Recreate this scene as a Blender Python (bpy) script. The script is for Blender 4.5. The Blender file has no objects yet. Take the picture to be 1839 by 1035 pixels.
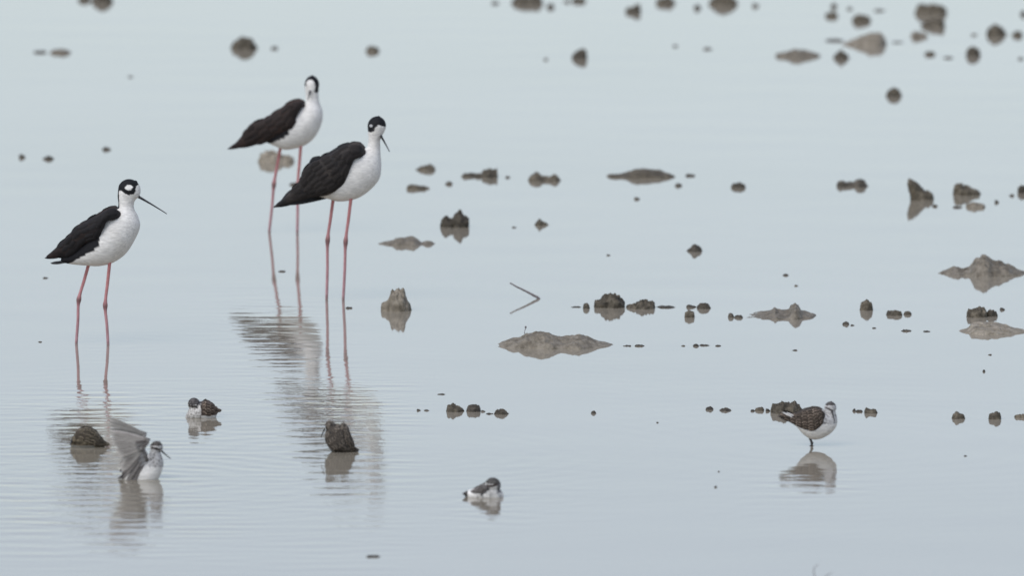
import bpy, math, random
import numpy as np
from mathutils import Vector, noise, Matrix

# ------------------------------------------------------------------ camera, sky, sun, exposure
sc = bpy.context.scene
R = math.radians
W, H = 1839.0, 1035.0
PITCH = R(6.0)
CAM_H = 4.18
FOCAL = 548.0
FPX = FOCAL / 36.0 * W
cam_d = bpy.data.cameras.new('camera')
cam = bpy.data.objects.new('camera', cam_d)
sc.collection.objects.link(cam)
cam.location = (0, 0, CAM_H)
cam.rotation_euler = (R(90) - PITCH, 0, 0)
cam_d.lens = FOCAL
cam_d.sensor_width = 36.0
cam_d.clip_start = 0.5
cam_d.clip_end = 20000
cam_d.dof.use_dof = True
cam_d.dof.focus_distance = 38.0
cam_d.dof.aperture_fstop = 6.2
sc.camera = cam

world = bpy.data.worlds.new('World')
sc.world = world
world.use_nodes = True
wn = world.node_tree.nodes
wl_ = world.node_tree.links
wn.clear()
SUN_EL, SUN_ROT = R(54), R(-138)
sky = wn.new('ShaderNodeTexSky')
sky.sky_type = 'NISHITA'
sky.sun_disc = False
sky.sun_elevation = SUN_EL
sky.sun_rotation = SUN_ROT
sky.air_density = 1.0
sky.dust_density = 0.8
sky.ozone_density = 1.3
hs = wn.new('ShaderNodeHueSaturation')          # an overcast sky has little colour
hs.inputs['Saturation'].default_value = 0.66
hs.inputs['Hue'].default_value = 0.507
bg = wn.new('ShaderNodeBackground')
bg.inputs['Strength'].default_value = 0.15
wo = wn.new('ShaderNodeOutputWorld')
wl_.new(sky.outputs[0], hs.inputs['Color'])
wl_.new(hs.outputs[0], bg.inputs[0])
wl_.new(bg.outputs[0], wo.inputs[0])

sun_d = bpy.data.lights.new('sun', 'SUN')
sun_d.energy = 1.5
sun_d.angle = R(50)
sun_d.color = (1.0, 0.95, 0.90)
sun = bpy.data.objects.new('sun', sun_d)
sc.collection.objects.link(sun)
# sky sun_rotation is measured clockwise from +Y
sd = Vector((math.sin(SUN_ROT) * math.cos(SUN_EL), math.cos(SUN_ROT) * math.cos(SUN_EL), math.sin(SUN_EL)))
sun.rotation_euler = sd.to_track_quat('Z', 'Y').to_euler()

vs = sc.view_settings
vs.view_transform = 'Standard'
vs.look = 'None'
vs.exposure = 0.19
vs.gamma = 1.0
vs.use_curve_mapping = False

# ------------------------------------------------------------------ helpers
C = sc.collection
rng = random.Random(7)


def ground(px, py):
    """photograph pixel -> point on the water, and the pixels per metre there"""
    u = (px - W / 2) / FPX
    v = (H / 2 - py) / FPX
    cp, sp = math.cos(PITCH), math.sin(PITCH)
    d = Vector((u, cp + v * sp, -sp + v * cp))
    t = CAM_H / -d.z
    return Vector((0, 0, CAM_H)) + d * t, FPX / t


def tag(o, label=None, cat=None, group=None, kind=None):
    if label: o['label'] = label
    if cat: o['category'] = cat
    if group: o['group'] = group
    if kind: o['kind'] = kind
    return o


def empty(name, loc):
    o = bpy.data.objects.new(name, None)
    C.objects.link(o)
    o.location = loc
    o.empty_display_size = 0.05
    return o


def mesh_obj(name, verts, faces, mat, parent=None, cols=None, smooth=True):
    me = bpy.data.meshes.new(name)
    me.from_pydata([tuple(v) for v in verts], [], faces)
    if smooth:
        me.polygons.foreach_set('use_smooth', [True] * len(me.polygons))
    if cols is not None:
        a = me.color_attributes.new('Col', 'FLOAT_COLOR', 'POINT')
        flat = np.ones((len(verts), 4), dtype=np.float32)
        flat[:, :3] = np.array(cols, dtype=np.float32)[:, :3]
        a.data.foreach_set('color', flat.ravel())
    me.materials.append(mat)
    me.update()
    o = bpy.data.objects.new(name, me)
    C.objects.link(o)
    if parent: o.parent = parent
    return o


def new_mat(name):
    m = bpy.data.materials.new(name)
    m.use_nodes = True
    nt = m.node_tree
    return m, nt, nt.nodes['Principled BSDF']


def node(nt, t, **kw):
    n = nt.nodes.new(t)
    for k, v in kw.items():
        setattr(n, k, v)
    return n


# ------------------------------------------------------------------ materials
def mat_water():
    m, nt, p = new_mat('murky_water')
    tc = node(nt, 'ShaderNodeTexCoord')
    n1 = node(nt, 'ShaderNodeTexNoise')
    n1.inputs['Scale'].default_value = 0.55
    n1.inputs['Detail'].default_value = 4
    nt.links.new(tc.outputs['Object'], n1.inputs['Vector'])
    cr = node(nt, 'ShaderNodeValToRGB')
    cr.color_ramp.elements[0].position = 0.3
    cr.color_ramp.elements[0].color = (0.268, 0.238, 0.182, 1)
    cr.color_ramp.elements[1].position = 0.7
    cr.color_ramp.elements[1].color = (0.296, 0.262, 0.210, 1)
    nt.links.new(n1.outputs['Fac'], cr.inputs['Fac'])
    nt.links.new(cr.outputs[0], p.inputs['Base Color'])
    p.inputs['Roughness'].default_value = 0.035
    p.inputs['IOR'].default_value = 1.333
    # very fine shimmer
    n2 = node(nt, 'ShaderNodeTexNoise')
    n2.inputs['Scale'].default_value = 9.0
    n2.inputs['Detail'].default_value = 3
    nt.links.new(tc.outputs['Object'], n2.inputs['Vector'])
    b = node(nt, 'ShaderNodeBump')
    b.inputs['Strength'].default_value = 1.0
    b.inputs['Distance'].default_value = 0.00006
    nt.links.new(n2.outputs['Fac'], b.inputs['Height'])
    # small capillary waves where the birds have stirred the surface
    at = node(nt, 'ShaderNodeAttribute', attribute_name='stir')
    n3 = node(nt, 'ShaderNodeTexNoise')
    n3.inputs['Scale'].default_value = 42.0
    n3.inputs['Detail'].default_value = 3
    nt.links.new(tc.outputs['Object'], n3.inputs['Vector'])
    mu = node(nt, 'ShaderNodeMath', operation='MULTIPLY')
    nt.links.new(n3.outputs['Fac'], mu.inputs[0])
    nt.links.new(at.outputs['Fac'], mu.inputs[1])
    b2 = node(nt, 'ShaderNodeBump')
    b2.inputs['Strength'].default_value = 1.0
    b2.inputs['Distance'].default_value = 0.00045
    nt.links.new(mu.outputs[0], b2.inputs['Height'])
    nt.links.new(b.outputs[0], b2.inputs['Normal'])
    nt.links.new(b2.outputs[0], p.inputs['Normal'])
    return m


def mat_mud(name, c0, c1, c2, rough=0.6):
    m, nt, p = new_mat(name)
    tc = node(nt, 'ShaderNodeTexCoord')
    oi = node(nt, 'ShaderNodeObjectInfo')
    add = node(nt, 'ShaderNodeVectorMath', operation='ADD')
    nt.links.new(tc.outputs['Object'], add.inputs[0])
    nt.links.new(oi.outputs['Location'], add.inputs[1])
    n1 = node(nt, 'ShaderNodeTexNoise')
    n1.inputs['Scale'].default_value = 55
    n1.inputs['Detail'].default_value = 6
    n1.inputs['Roughness'].default_value = 0.65
    nt.links.new(add.outputs[0], n1.inputs['Vector'])
    cr = node(nt, 'ShaderNodeValToRGB')
    e = cr.color_ramp.elements
    e[0].position, e[0].color = 0.32, (*c0, 1)
    e[1].position, e[1].color = 0.68, (*c2, 1)
    k = e.new(0.5)
    k.color = (*c1, 1)
    nt.links.new(n1.outputs['Fac'], cr.inputs['Fac'])
    mx = node(nt, 'ShaderNodeHueSaturation')
    mr = node(nt, 'ShaderNodeMapRange')
    mr.inputs['To Min'].default_value = 0.75
    mr.inputs['To Max'].default_value = 1.3
    nt.links.new(oi.outputs['Random'], mr.inputs['Value'])
    nt.links.new(mr.outputs[0], mx.inputs['Value'])
    nt.links.new(cr.outputs[0], mx.inputs['Color'])
    nt.links.new(mx.outputs[0], p.inputs['Base Color'])
    p.inputs['Roughness'].default_value = rough
    p.inputs['Specular IOR Level'].default_value = 0.35
    n2 = node(nt, 'ShaderNodeTexNoise')
    n2.inputs['Scale'].default_value = 170
    n2.inputs['Detail'].default_value = 5
    nt.links.new(add.outputs[0], n2.inputs['Vector'])
    b = node(nt, 'ShaderNodeBump')
    b.inputs['Strength'].default_value = 0.9
    b.inputs['Distance'].default_value = 0.003
    nt.links.new(n2.outputs['Fac'], b.inputs['Height'])
    nt.links.new(b.outputs[0], p.inputs['Normal'])
    return m


def mat_feather(name, rough=0.75, scale=(60, 260, 260), amt=0.25):
    m, nt, p = new_mat(name)
    a = node(nt, 'ShaderNodeVertexColor', layer_name='Col')
    tc = node(nt, 'ShaderNodeTexCoord')
    mp = node(nt, 'ShaderNodeMapping')
    mp.inputs['Scale'].default_value = scale
    mp.inputs['Rotation'].default_value = (0, 0.55, 0)
    nt.links.new(tc.outputs['Object'], mp.inputs['Vector'])
    n1 = node(nt, 'ShaderNodeTexNoise')
    n1.inputs['Scale'].default_value = 1.0
    n1.inputs['Detail'].default_value = 4
    nt.links.new(mp.outputs[0], n1.inputs['Vector'])
    mr = node(nt, 'ShaderNodeMapRange')
    mr.inputs['From Min'].default_value = 0.3
    mr.inputs['From Max'].default_value = 0.7
    mr.inputs['To Min'].default_value = 1 - amt
    mr.inputs['To Max'].default_value = 1 + amt * 0.35
    nt.links.new(n1.outputs['Fac'], mr.inputs['Value'])
    vm = node(nt, 'ShaderNodeVectorMath', operation='SCALE')
    nt.links.new(a.outputs['Color'], vm.inputs[0])
    nt.links.new(mr.outputs[0], vm.inputs['Scale'])
    nt.links.new(vm.outputs[0], p.inputs['Base Color'])
    p.inputs['Roughness'].default_value = rough
    p.inputs['Specular IOR Level'].default_value = 0.25
    b = node(nt, 'ShaderNodeBump')
    b.inputs['Strength'].default_value = 0.5
    b.inputs['Distance'].default_value = 0.0013
    nt.links.new(n1.outputs['Fac'], b.inputs['Height'])
    nt.links.new(b.outputs[0], p.inputs['Normal'])
    return m


def mat_plain(name, col, rough=0.5, var=0.2, scale=120):
    m, nt, p = new_mat(name)
    tc = node(nt, 'ShaderNodeTexCoord')
    n1 = node(nt, 'ShaderNodeTexNoise')
    n1.inputs['Scale'].default_value = scale
    n1.inputs['Detail'].default_value = 3
    nt.links.new(tc.outputs['Object'], n1.inputs['Vector'])
    cr = node(nt, 'ShaderNodeValToRGB')
    e = cr.color_ramp.elements
    e[0].position, e[0].color = 0.3, tuple(c * (1 - var) for c in col) + (1,)
    e[1].position, e[1].color = 0.7, tuple(min(1, c * (1 + var)) for c in col) + (1,)
    nt.links.new(n1.outputs['Fac'], cr.inputs['Fac'])
    nt.links.new(cr.outputs[0], p.inputs['Base Color'])
    p.inputs['Roughness'].default_value = rough
    return m


M_WATER = mat_water()
M_CLOD = mat_mud('clod_mud', (0.034, 0.028, 0.018), (0.080, 0.067, 0.045), (0.165, 0.140, 0.100))
M_BANK = mat_mud('bank_mud', (0.110, 0.093, 0.065), (0.205, 0.178, 0.134), (0.300, 0.265, 0.210))
M_DARK = mat_mud('wet_dark_mud', (0.025, 0.021, 0.015), (0.055, 0.047, 0.034), (0.115, 0.098, 0.072))
M_PLUME = mat_feather('plumage')
M_BLACKF = mat_feather('dark_plumage', rough=0.6, amt=0.45)
M_BILL = mat_plain('bill_horn', (0.020, 0.019, 0.020), 0.35)
M_EYE = mat_plain('eye_dark', (0.012, 0.006, 0.005), 0.08, 0.1)
M_LEG = mat_plain('pink_leg_skin', (0.46, 0.26, 0.265), 0.5, 0.15, 60)
M_LEGD = mat_plain('dark_leg_skin', (0.03, 0.028, 0.026), 0.5)
M_LEGC = mat_feather('leg_skin', rough=0.5, scale=(150, 150, 90), amt=0.22)
M_TWIG = mat_plain('twig_bark', (0.16, 0.14, 0.14), 0.7, 0.3, 200)

# ------------------------------------------------------------------ the water
def build_water():
    def axis(lo, hi, step, far_lo, far_hi):
        a = list(np.arange(lo, hi, step))
        t, x = step * 1.6, lo
        pre = []
        while x > far_lo:
            x -= t; t *= 1.6; pre.append(x)
        t, x = step * 1.6, a[-1]
        post = []
        while x < far_hi:
            x += t; t *= 1.6; post.append(x)
        return np.array(pre[::-1] + a + post)
    xs = axis(-1.75, 1.75, 0.016, -9000, 9000)
    ys = axis(31.0, 50.0, 0.0088, -200, 15000)
    X, Y = np.meshgrid(xs, ys)
    # photograph rows and columns of each grid point, used only to say where the birds have stirred the water
    cp, sp = math.cos(PITCH), math.sin(PITCH)
    dep = np.maximum(Y * cp + CAM_H * sp, 1.0)
    PX = W / 2 + X / dep * FPX
    PY = H / 2 - (Y * sp - CAM_H * cp) / dep * FPX
    rs = np.random.RandomState(11)

    def sm(a, b, v):
        t = np.clip((v - a) / (b - a), 0, 1)
        return t * t * (3 - 2 * t)

    def blob(cx, cy, rx, ry, p=1.0):
        return np.exp(-(((PX - cx) / rx) ** 2 + ((PY - cy) / ry) ** 2) ** p)

    def lownoise(fx, fy, n=10):
        s = 0
        for _ in range(n):
            s = s + np.sin(X * rs.normal() * fx + Y * rs.normal() * fy + rs.rand() * 6.28)
        return s / math.sqrt(n)
    patch = np.clip(0.75 + 0.45 * lownoise(5, 1.1), 0.12, 1.7)
    patch2 = np.clip(0.8 + 0.5 * lownoise(9, 2.2), 0.1, 1.8)
    stir = (0.0115 * sm(665, 725, PY) * (1 - sm(945, 1080, PY) * 0.75) * (1 - sm(640, 800, PX)) * sm(-500, 60, PX)
            + 0.016 * blob(190, 905, 170, 90) + 0.014 * blob(600, 730, 110, 50) + 0.012 * blob(600, 900, 120, 120)
            + 0.013 * blob(500, 630, 95, 60) + 0.006 * blob(480, 560, 110, 40) + 0.020 * blob(150, 735, 120, 30))
    stir = stir * patch
    stir = stir + 0.020 * blob(1455, 868, 80, 32) + 0.014 * blob(880, 925, 80, 30) + 0.004 * blob(900, 880, 220, 60)
    # directional wavelets, crests mostly across the view
    Z = np.zeros_like(X)
    for i in range(44):
        lam = 0.042 + 0.105 * rs.rand() ** 1.4
        k = 2 * math.pi / lam
        th = rs.normal() * 0.30 + math.pi / 2
        kx, ky = k * math.cos(th), k * math.sin(th)
        wob = 0.8 * np.sin(X * rs.normal() * 5 + Y * rs.normal() * 2 + rs.rand() * 6.28)
        gate = np.clip(0.5 + 0.9 * np.sin(X * rs.normal() * 7 + Y * rs.normal() * 3 + rs.rand() * 6.28), 0, 1.3)
        Z += gate * np.sin(kx * X + ky * Y + wob + rs.rand() * 6.28) / k
    Z *= stir * math.sqrt(2.0 / 44) * 0.8
    # rings that spread from the birds
    rings = [(255, 861, 0.040, 0.55, 0.085), (158, 802, 0.020, 0.4, 0.08), (360, 750, 0.022, 0.5, 0.09),
             (610, 811, 0.026, 0.6, 0.085), (880, 893, 0.010, 0.45, 0.08), (1457, 801, 0.007, 0.8, 0.11),
             (137, 618, 0.004, 0.35, 0.07), (194, 618, 0.004, 0.35, 0.07)]
    for (px, py, a, rad, lam) in rings:
        c, s = ground(px, py)
        r = np.sqrt((X - c.x) ** 2 + (Y - c.y) ** 2)
        k = 2 * math.pi / lam
        ph = 0.7 * np.sin(X * 9 + px) + 0.6 * np.sin(Y * 5 + py)
        Z += 0.5 * patch2 * a / k * np.sin(k * r + ph) * np.exp(-r / rad) * sm(0.0, 0.08, r)
    # near-still background swell
    for i in range(8):
        lam = 0.25 + 0.5 * rs.rand()
        k = 2 * math.pi / lam
        th = rs.normal() * 0.35 + math.pi / 2
        Z += 0.0003 / k * np.sin(k * math.cos(th) * X + k * math.sin(th) * Y + rs.rand() * 6.28)
    edge = sm(-1.7, -1.5, X) * (1 - sm(1.5, 1.7, X)) * sm(31.1, 32.0, Y) * (1 - sm(47, 49.5, Y))
    Z *= edge
    ny, nx = X.shape
    co = np.stack([X, Y, Z], -1).reshape(-1, 3).astype(np.float32)
    idx = np.arange(nx * ny).reshape(ny, nx)
    q = np.stack([idx[:-1, :-1], idx[:-1, 1:], idx[1:, 1:], idx[1:, :-1]], -1).reshape(-1, 4).astype(np.int32)
    me = bpy.data.meshes.new('water')
    me.vertices.add(len(co)); me.vertices.foreach_set('co', co.ravel())
    me.loops.add(q.size); me.loops.foreach_set('vertex_index', q.ravel())
    me.polygons.add(len(q))
    me.polygons.foreach_set('loop_start', np.arange(0, q.size, 4, dtype=np.int32))
    me.update(calc_edges=True)
    me.polygons.foreach_set('use_smooth', np.ones(len(q), dtype=bool))
    at = me.attributes.new('stir', 'FLOAT', 'POINT')
    at.data.foreach_set('value', np.clip(stir * edge / 0.02, 0, 1.5).astype(np.float32).ravel())
    me.materials.append(M_WATER)
    me.update()
    o = bpy.data.objects.new('water', me)
    C.objects.link(o)
    o['kind'] = 'structure'


build_water()
# the mud bottom of the flooded field, half a hand below the surface
gb = mesh_obj('ground', [(-9000, -200, -0.14), (9000, -200, -0.14), (9000, 15000, -0.14), (-9000, 15000, -0.14)],
              [(0, 1, 2, 3)], M_BANK, smooth=False)
gb['kind'] = 'structure'

# ------------------------------------------------------------------ mud standing out of the water
def mud(name, label, cat, group, wl, pts, mat, depth=0.5, rough=0.16, knob=0.5, seed=0, steep=0.5, below=0.35, lean=0.0, flat=False, full=1.0):
    """pts: ridge line as photograph pixels (x, y); wl: row of its waterline.
    A lump with that ridge, real depth (depth x its width) and a foot under the water."""
    xs = [p[0] for p in pts]
    x0, x1 = min(xs), max(xs)
    cx = (x0 + x1) / 2
    c, s = ground(cx, wl)
    width = (x1 - x0) / s
    hpx = max(wl - min(p[1] for p in pts), 1.0)
    hm = hpx / s
    D = width * depth
    over = 0.12
    nx = int(min(150, max(14, (x1 - x0) * 1.1)))
    ny = int(min(90, max(12, nx * min(1.2, depth * 2))))
    off = Vector((seed * 3.17 + c.x * 5, c.y * 2.3, seed * 1.3))
    verts, faces = [], []
    px = np.array(xs); pz = np.array([(wl - p[1]) / s for p in pts])
    fr = 1.0 / max(0.012, min(0.05, width * 0.22))
    for j in range(ny + 1):
        v = -1 + 2 * j / ny
        for i in range(nx + 1):
            u = -1 + 2 * i / nx
            u2, v2 = u * (1 + over), v * (1 + over)
            x = u2 * width / 2
            h = float(np.interp(cx + x * s, px, pz))
            e = max(0.0, 1 - abs(u2) ** 3.2)
            if full != 1.0 and h > 0: h = hm * (min(1.0, h / hm) ** full) * (1 + .09 * noise.noise(Vector((x * fr * 3.1, seed, 2.0))))
            h *= max(0.0, min(1.0, (1.02 - abs(u2)) * 13))
            dl = max(0.22, min(1.0, (max(h, 0) / hm) ** 0.35)) * e ** 0.4 + 1e-3
            if flat: dl = e ** 0.55 * (0.9 + 0.22 * noise.noise(Vector((x * fr * 1.2, 4.0, seed)))) + 1e-3
            t = abs(v2) / dl
            prof = max(0.0, 1 - t ** 2.3) ** steep if t < 1 else 0
            y = v2 * D
            z = h * prof
            P = Vector((x, y, z)) * fr + off
            n1 = noise.fractal(P, 0.8, 2.1, 5)
            n2 = noise.noise(P * 2.6 + Vector((9, 3, 1)))
            kn = abs(noise.noise(P * 1.7)) * 2 - 0.5
            kn2 = 0.55 - abs(noise.noise(P * 4.3 + Vector((7, 1, 2)))) * 2.4
            loc = 0.35 + 0.65 * max(h, 0) / hm
            amp = min(hm, width * 0.25)
            z += amp * rough * loc * (n1 * 1.1 + n2 * 0.5 + knob * kn + 0.45 * kn2) * (0.35 + 0.65 * prof)
            sink = max(0.0, t - 0.92) if t < 50 else 1
            z -= hm * below * min(1.0, sink * 3.0) + 0.0015
            edge = max(abs(u), abs(v))
            if edge > 0.93:
                z -= 0.05 * (edge - 0.93) / 0.07 + (0.01 if edge == 1 else 0)
            x += amp * rough * 0.9 * noise.noise(P * 1.3 + Vector((31, 7, 5)))
            y += amp * rough * 1.2 * noise.noise(P * 1.3 + Vector((3, 47, 15)))
            x += lean * max(z, 0)
            verts.append((x, y, z))
    for j in range(ny):
        for i in range(nx):
            a = j * (nx + 1) + i
            faces.append((a, a + 1, a + nx + 2, a + nx + 1))
    o = mesh_obj(name, verts, faces, mat)
    o.location = c
    tag(o, label, cat, group)
    return o


G_BANK = 'low mud banks in the shallow water'
G_CLOD = 'mud clods standing out of the shallow water'
G_CRUMB = 'small crumbs of mud just breaking the water'
sd_n = [0]


def bank(label, wl, pts, **k):
    sd_n[0] += 1
    k.setdefault('depth', 0.42); k.setdefault('rough', 0.17); k.setdefault('steep', 0.75)
    return mud('mud_bank', label, 'mud bank', G_BANK, wl, pts, k.pop('mat', M_BANK), seed=sd_n[0], **k)


def clod(label, wl, pts, **k):
    sd_n[0] += 1
    k.setdefault('depth', 0.5); k.setdefault('rough', 0.29); k.setdefault('steep', 0.36); k.setdefault('full', 1.0 if 'lean' in k else 0.72)
    return mud('mud_clod', label, 'mud clod', G_CLOD, wl, pts, k.pop('mat', M_CLOD), seed=sd_n[0], **k)


def dome(cx, w, h, wl, skew=0.0):
    r = w / 2
    q = random.Random(int(cx * 7 + wl))
    if w > 13:
        n = 9
        out = []
        for i in range(n + 1):
            u = -1 + 2 * i / n + (q.uniform(-.07, .07) if 0 < i < n else 0)
            out.append((cx + u * r, wl - h * max(0.0, 1 - abs(u - skew * .6) ** 2.4 * .95) ** .6 * q.uniform(.72, 1.12) if 0 < i < n else wl))
        return out
    return [(cx - r, wl), (cx - r * .82, wl - h * .55), (cx - r * .45 + skew * r, wl - h * .92), (cx + skew * r, wl - h),
            (cx + r * .45 + skew * r * .5, wl - h * .85), (cx + r * .85, wl - h * .45), (cx + r, wl)]


def crumb(label, cx, wl, w, h, mat=None):
    sd_n[0] += 1
    sk = ((sd_n[0] * 37) % 10 - 5) / 12
    return mud('mud_crumb', label, 'mud crumb', G_CRUMB, wl, dome(cx, w, h, wl, sk), mat or M_DARK, depth=0.45,
               rough=0.22, steep=0.5, seed=sd_n[0])


# low banks
bank('long low grey mud bank with a tiny stem, biggest one left of the middle right', 620,
     [(884, 629), (892, 622), (900, 616), (915, 610), (922, 607), (930, 608), (945, 599), (960, 598), (977, 596), (988, 600),
      (1003, 606), (1015, 606), (1028, 603), (1042, 603), (1058, 608), (1075, 614), (1090, 618), (1102, 620)], depth=0.36, flat=True)
bank('grey mud bank with a steep central peak cut by the right edge', 491,
     [(1680, 491), (1695, 487), (1715, 481), (1730, 484), (1742, 481), (1750, 467), (1758, 464), (1766, 458), (1774, 460),
      (1782, 468), (1800, 474), (1820, 482), (1838, 487), (1860, 489), (1875, 492)], depth=0.4)
bank('low mud bank with a round lump on its right half, right of the centre', 567,
     [(1333, 567), (1345, 566), (1365, 564), (1380, 561), (1388, 558), (1392, 554), (1397, 558), (1408, 559), (1417, 558), (1421, 550), (1428, 545),
      (1435, 549), (1439, 558), (1452, 561), (1462, 564), (1468, 567)], depth=0.62, flat=True)
bank('flat mud bank in front of the twin clod by the right edge', 595,
     [(1712, 596), (1725, 593), (1738, 590), (1746, 582), (1765, 580), (1790, 581), (1808, 584), (1822, 589), (1838, 591), (1850, 595)], depth=0.5)
bank('long thin brown mud bank in the upper middle with a tapering left end', 317,
     [(1087, 317), (1095, 312), (1112, 312), (1120, 310), (1135, 305), (1160, 303), (1180, 304), (1198, 309), (1211, 313), (1216, 317)], depth=0.35, mat=M_CLOD)
bank('long flat mud bank right of the legs of the middle stilt', 438,
     [(674, 438), (690, 434), (705, 432), (712, 427), (728, 427), (742, 425), (750, 430), (757, 435), (765, 432), (775, 433), (784, 439)], depth=0.42)
bank('pale brown mud bank near the top right, wide and low', 101,
     [(1390, 103), (1396, 94), (1410, 92), (1430, 87), (1448, 91), (1468, 96), (1478, 102)], depth=0.4)
bank('wedge shaped mud bank near the top right, highest at its right end', 79,
     [(1510, 79), (1525, 73), (1545, 66), (1562, 60), (1580, 58), (1588, 66), (1592, 78)], depth=0.55)
bank('thin brown flake of mud at the upper left edge', 95, [(86, 96), (95, 89), (112, 87), (124, 90), (130, 96)], depth=0.4)
bank('faint thin strip of mud left of the brown flake at upper left', 94, [(56, 95), (64, 90), (80, 90), (88, 95)], depth=0.4, mat=M_DARK)

# clods, from far to near
clod('large blurred clod at the top edge above the upper left flake', 3, dome(184, 40, 14, 3))
clod('smaller blurred clod beside the one at the top left edge', 1, dome(152, 26, 8, 1))
clod('round blurred clod alone in the upper left', 86, [(414, 86), (420, 76), (430, 71), (438, 66), (450, 69), (457, 78), (462, 86)])
clod('small blurred clod above the head of the middle stilt', 92, dome(669, 25, 12, 92))
clod('wide blurred clod at the top edge, leftmost of the top middle row', 6, [(918, 6), (925, -3), (940, -6), (955, -6), (970, -4), (976, 6)])
clod('small blurred clod at the top edge left of centre right', 2, dome(1040, 26, 9, 2))
clod('small blurred clod just below the top edge with a faint shoulder', 21, [(1122, 21), (1127, 14), (1138, 12), (1146, 5), (1150, 12), (1151, 21)])
clod('blurred clod at the top edge between a low clod and a large one', 6, dome(1195, 36, 12, 6))
clod('large dark blurred clod at the top edge right of centre', 7, [(1274, 7), (1280, -3), (1292, -10), (1308, -10), (1320, -2), (1325, 7)])
clod('slanting blurred clod alone in the upper middle', 104, [(1026, 105), (1030, 97), (1040, 90), (1048, 86), (1054, 90), (1054, 101)])
clod('dark clod above the wedge shaped bank at top right', 38, [(1529, 39), (1533, 30), (1542, 26), (1555, 28), (1562, 32), (1565, 39)])
clod('small dim clod left of the clod above the wedge bank', 29, dome(1493, 24, 9, 29))
clod('small pointed clod between the pale bank and the wedge bank', 104, [(1495, 104), (1503, 97), (1511, 88), (1518, 95), (1526, 104)])
clod('large twin lobed clod near the top right edge', 23, [(1643, 23), (1647, 14), (1656, 8), (1670, 10), (1685, 10), (1697, 15), (1702, 23)])
clod('rough clod just below the twin lobed one at top right', 47, [(1650, 49), (1662, 40), (1675, 34), (1692, 33), (1698, 48)])
clod('low broken clod at the left foot of the twin lobed pair', 66, [(1634, 67), (1641, 56), (1650, 58), (1662, 60), (1668, 67)], mat=M_BANK)
clod('round dark clod close to the upper right edge', 62, [(1771, 62), (1776, 50), (1786, 44), (1797, 47), (1803, 56), (1808, 62)])
clod('small clod right of the round dark one at the upper right edge', 64, dome(1827, 20, 9, 64))
clod('small clod below the round dark one at the upper right', 99, [(1734, 99), (1737, 88), (1748, 82), (1758, 89), (1761, 98)])
clod('little clod under the twin lobed pair at top right', 98, dome(1670, 20, 7, 98))
clod('round clod alone in open water at upper right', 172, [(1590, 172), (1595, 163), (1605, 157), (1614, 161), (1620, 172)])
clod('broad brown clod between the legs of the farthest stilt', 290, [(464, 290), (468, 277), (478, 273), (495, 274), (505, 277), (508, 282), (520, 281), (527, 285), (528, 290)], mat=M_BANK, steep=0.35)
clod('small thin clod right of the breast of the middle stilt', 305, [(745, 305), (755, 300), (770, 296), (779, 299), (782, 305)])
clod('slanted low clod below the small thin one right of the middle stilt', 339, [(730, 336), (738, 331), (748, 333), (760, 334), (770, 337), (773, 341)])
clod('clod with a thin left tail in the upper middle row', 317, [(828, 317), (835, 313), (850, 313), (864, 314), (868, 306), (880, 305), (892, 304), (895, 317)])
clod('dumbbell shaped clod right of the tailed one in the upper middle row', 324, [(948, 324), (953, 315), (965, 312), (976, 319), (987, 319), (998, 314), (1007, 324)])
clod('knobbly twin clod between the middle stilt and the centre', 407, [(791, 407), (793, 396), (802, 391), (810, 395), (815, 396), (818, 384), (826, 382), (834, 390), (841, 394), (843, 406)])
clod('little pointed clod right of the knobbly twin clod', 404, [(959, 404), (965, 397), (969, 392), (975, 399), (987, 404)])
clod('small dark clod right of the thin bank in the upper middle', 337, dome(1326, 28, 9, 337))
clod('dark peaked clod alone right of the centre', 451, [(1232, 452), (1240, 445), (1247, 438), (1256, 443), (1262, 451)], mat=M_DARK)
clod('thin level clod with a knob at its right end at upper right', 334, [(1503, 335), (1507, 326), (1520, 328), (1535, 328), (1544, 322), (1552, 326), (1560, 334)], mat=M_DARK)
clod('tall jagged clod with a leaning spike at upper right', 358, [(1636, 358), (1638, 348), (1641, 326), (1646, 320), (1653, 323), (1660, 331), (1665, 339), (1668, 343), (1672, 341), (1677, 346), (1679, 358)], steep=0.3, lean=-0.38)
clod('wedge shaped clod tapering to the right near the right edge', 349, [(1712, 350), (1714, 332), (1722, 329), (1732, 335), (1745, 339), (1758, 344), (1762, 350)])
clod('flat olive clod under the wedge shaped one near the right edge', 372, dome(1752, 36, 8, 372), mat=M_BANK)
clod('rough clod cut by the right edge beside the wedge shaped one', 346, dome(1838, 22, 14, 346))
clod('blocky two tiered clod right of the legs of the middle stilt', 557, [(683, 562), (686, 548), (694, 545), (700, 541), (703, 524), (712, 521), (724, 523), (729, 536), (732, 544), (738, 549), (740, 561)], steep=0.3, mat=M_BANK)
clod('large domed clod, biggest dark one right of the centre', 551, [(1065, 554), (1067, 543), (1077, 541), (1084, 532), (1095, 527), (1108, 528), (1114, 538), (1121, 545), (1123, 553)], steep=0.35)
clod('low flat topped clod right of the large domed clod', 553, [(1124, 554), (1128, 550), (1140, 547), (1152, 541), (1163, 540), (1174, 540), (1177, 553)])
clod('small upright clod left of the large domed clod', 554, dome(1053, 13, 11, 554))
clod('thin strip of mud left of the small upright clod', 552, [(1023, 552), (1030, 550), (1040, 550), (1046, 552)], mat=M_DARK)
clod('thin strip of mud trailing right from the flat topped clod', 552, [(1177, 552), (1188, 549), (1203, 549), (1216, 552)], mat=M_DARK)
clod('rounded clod at the right end of the domed clod row', 554, [(1250, 555), (1255, 547), (1263, 543), (1272, 547), (1277, 555)])
clod('slanting sliver of mud joining the rounded clod', 552, [(1232, 550), (1238, 546), (1246, 549), (1254, 552)], mat=M_DARK)
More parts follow.
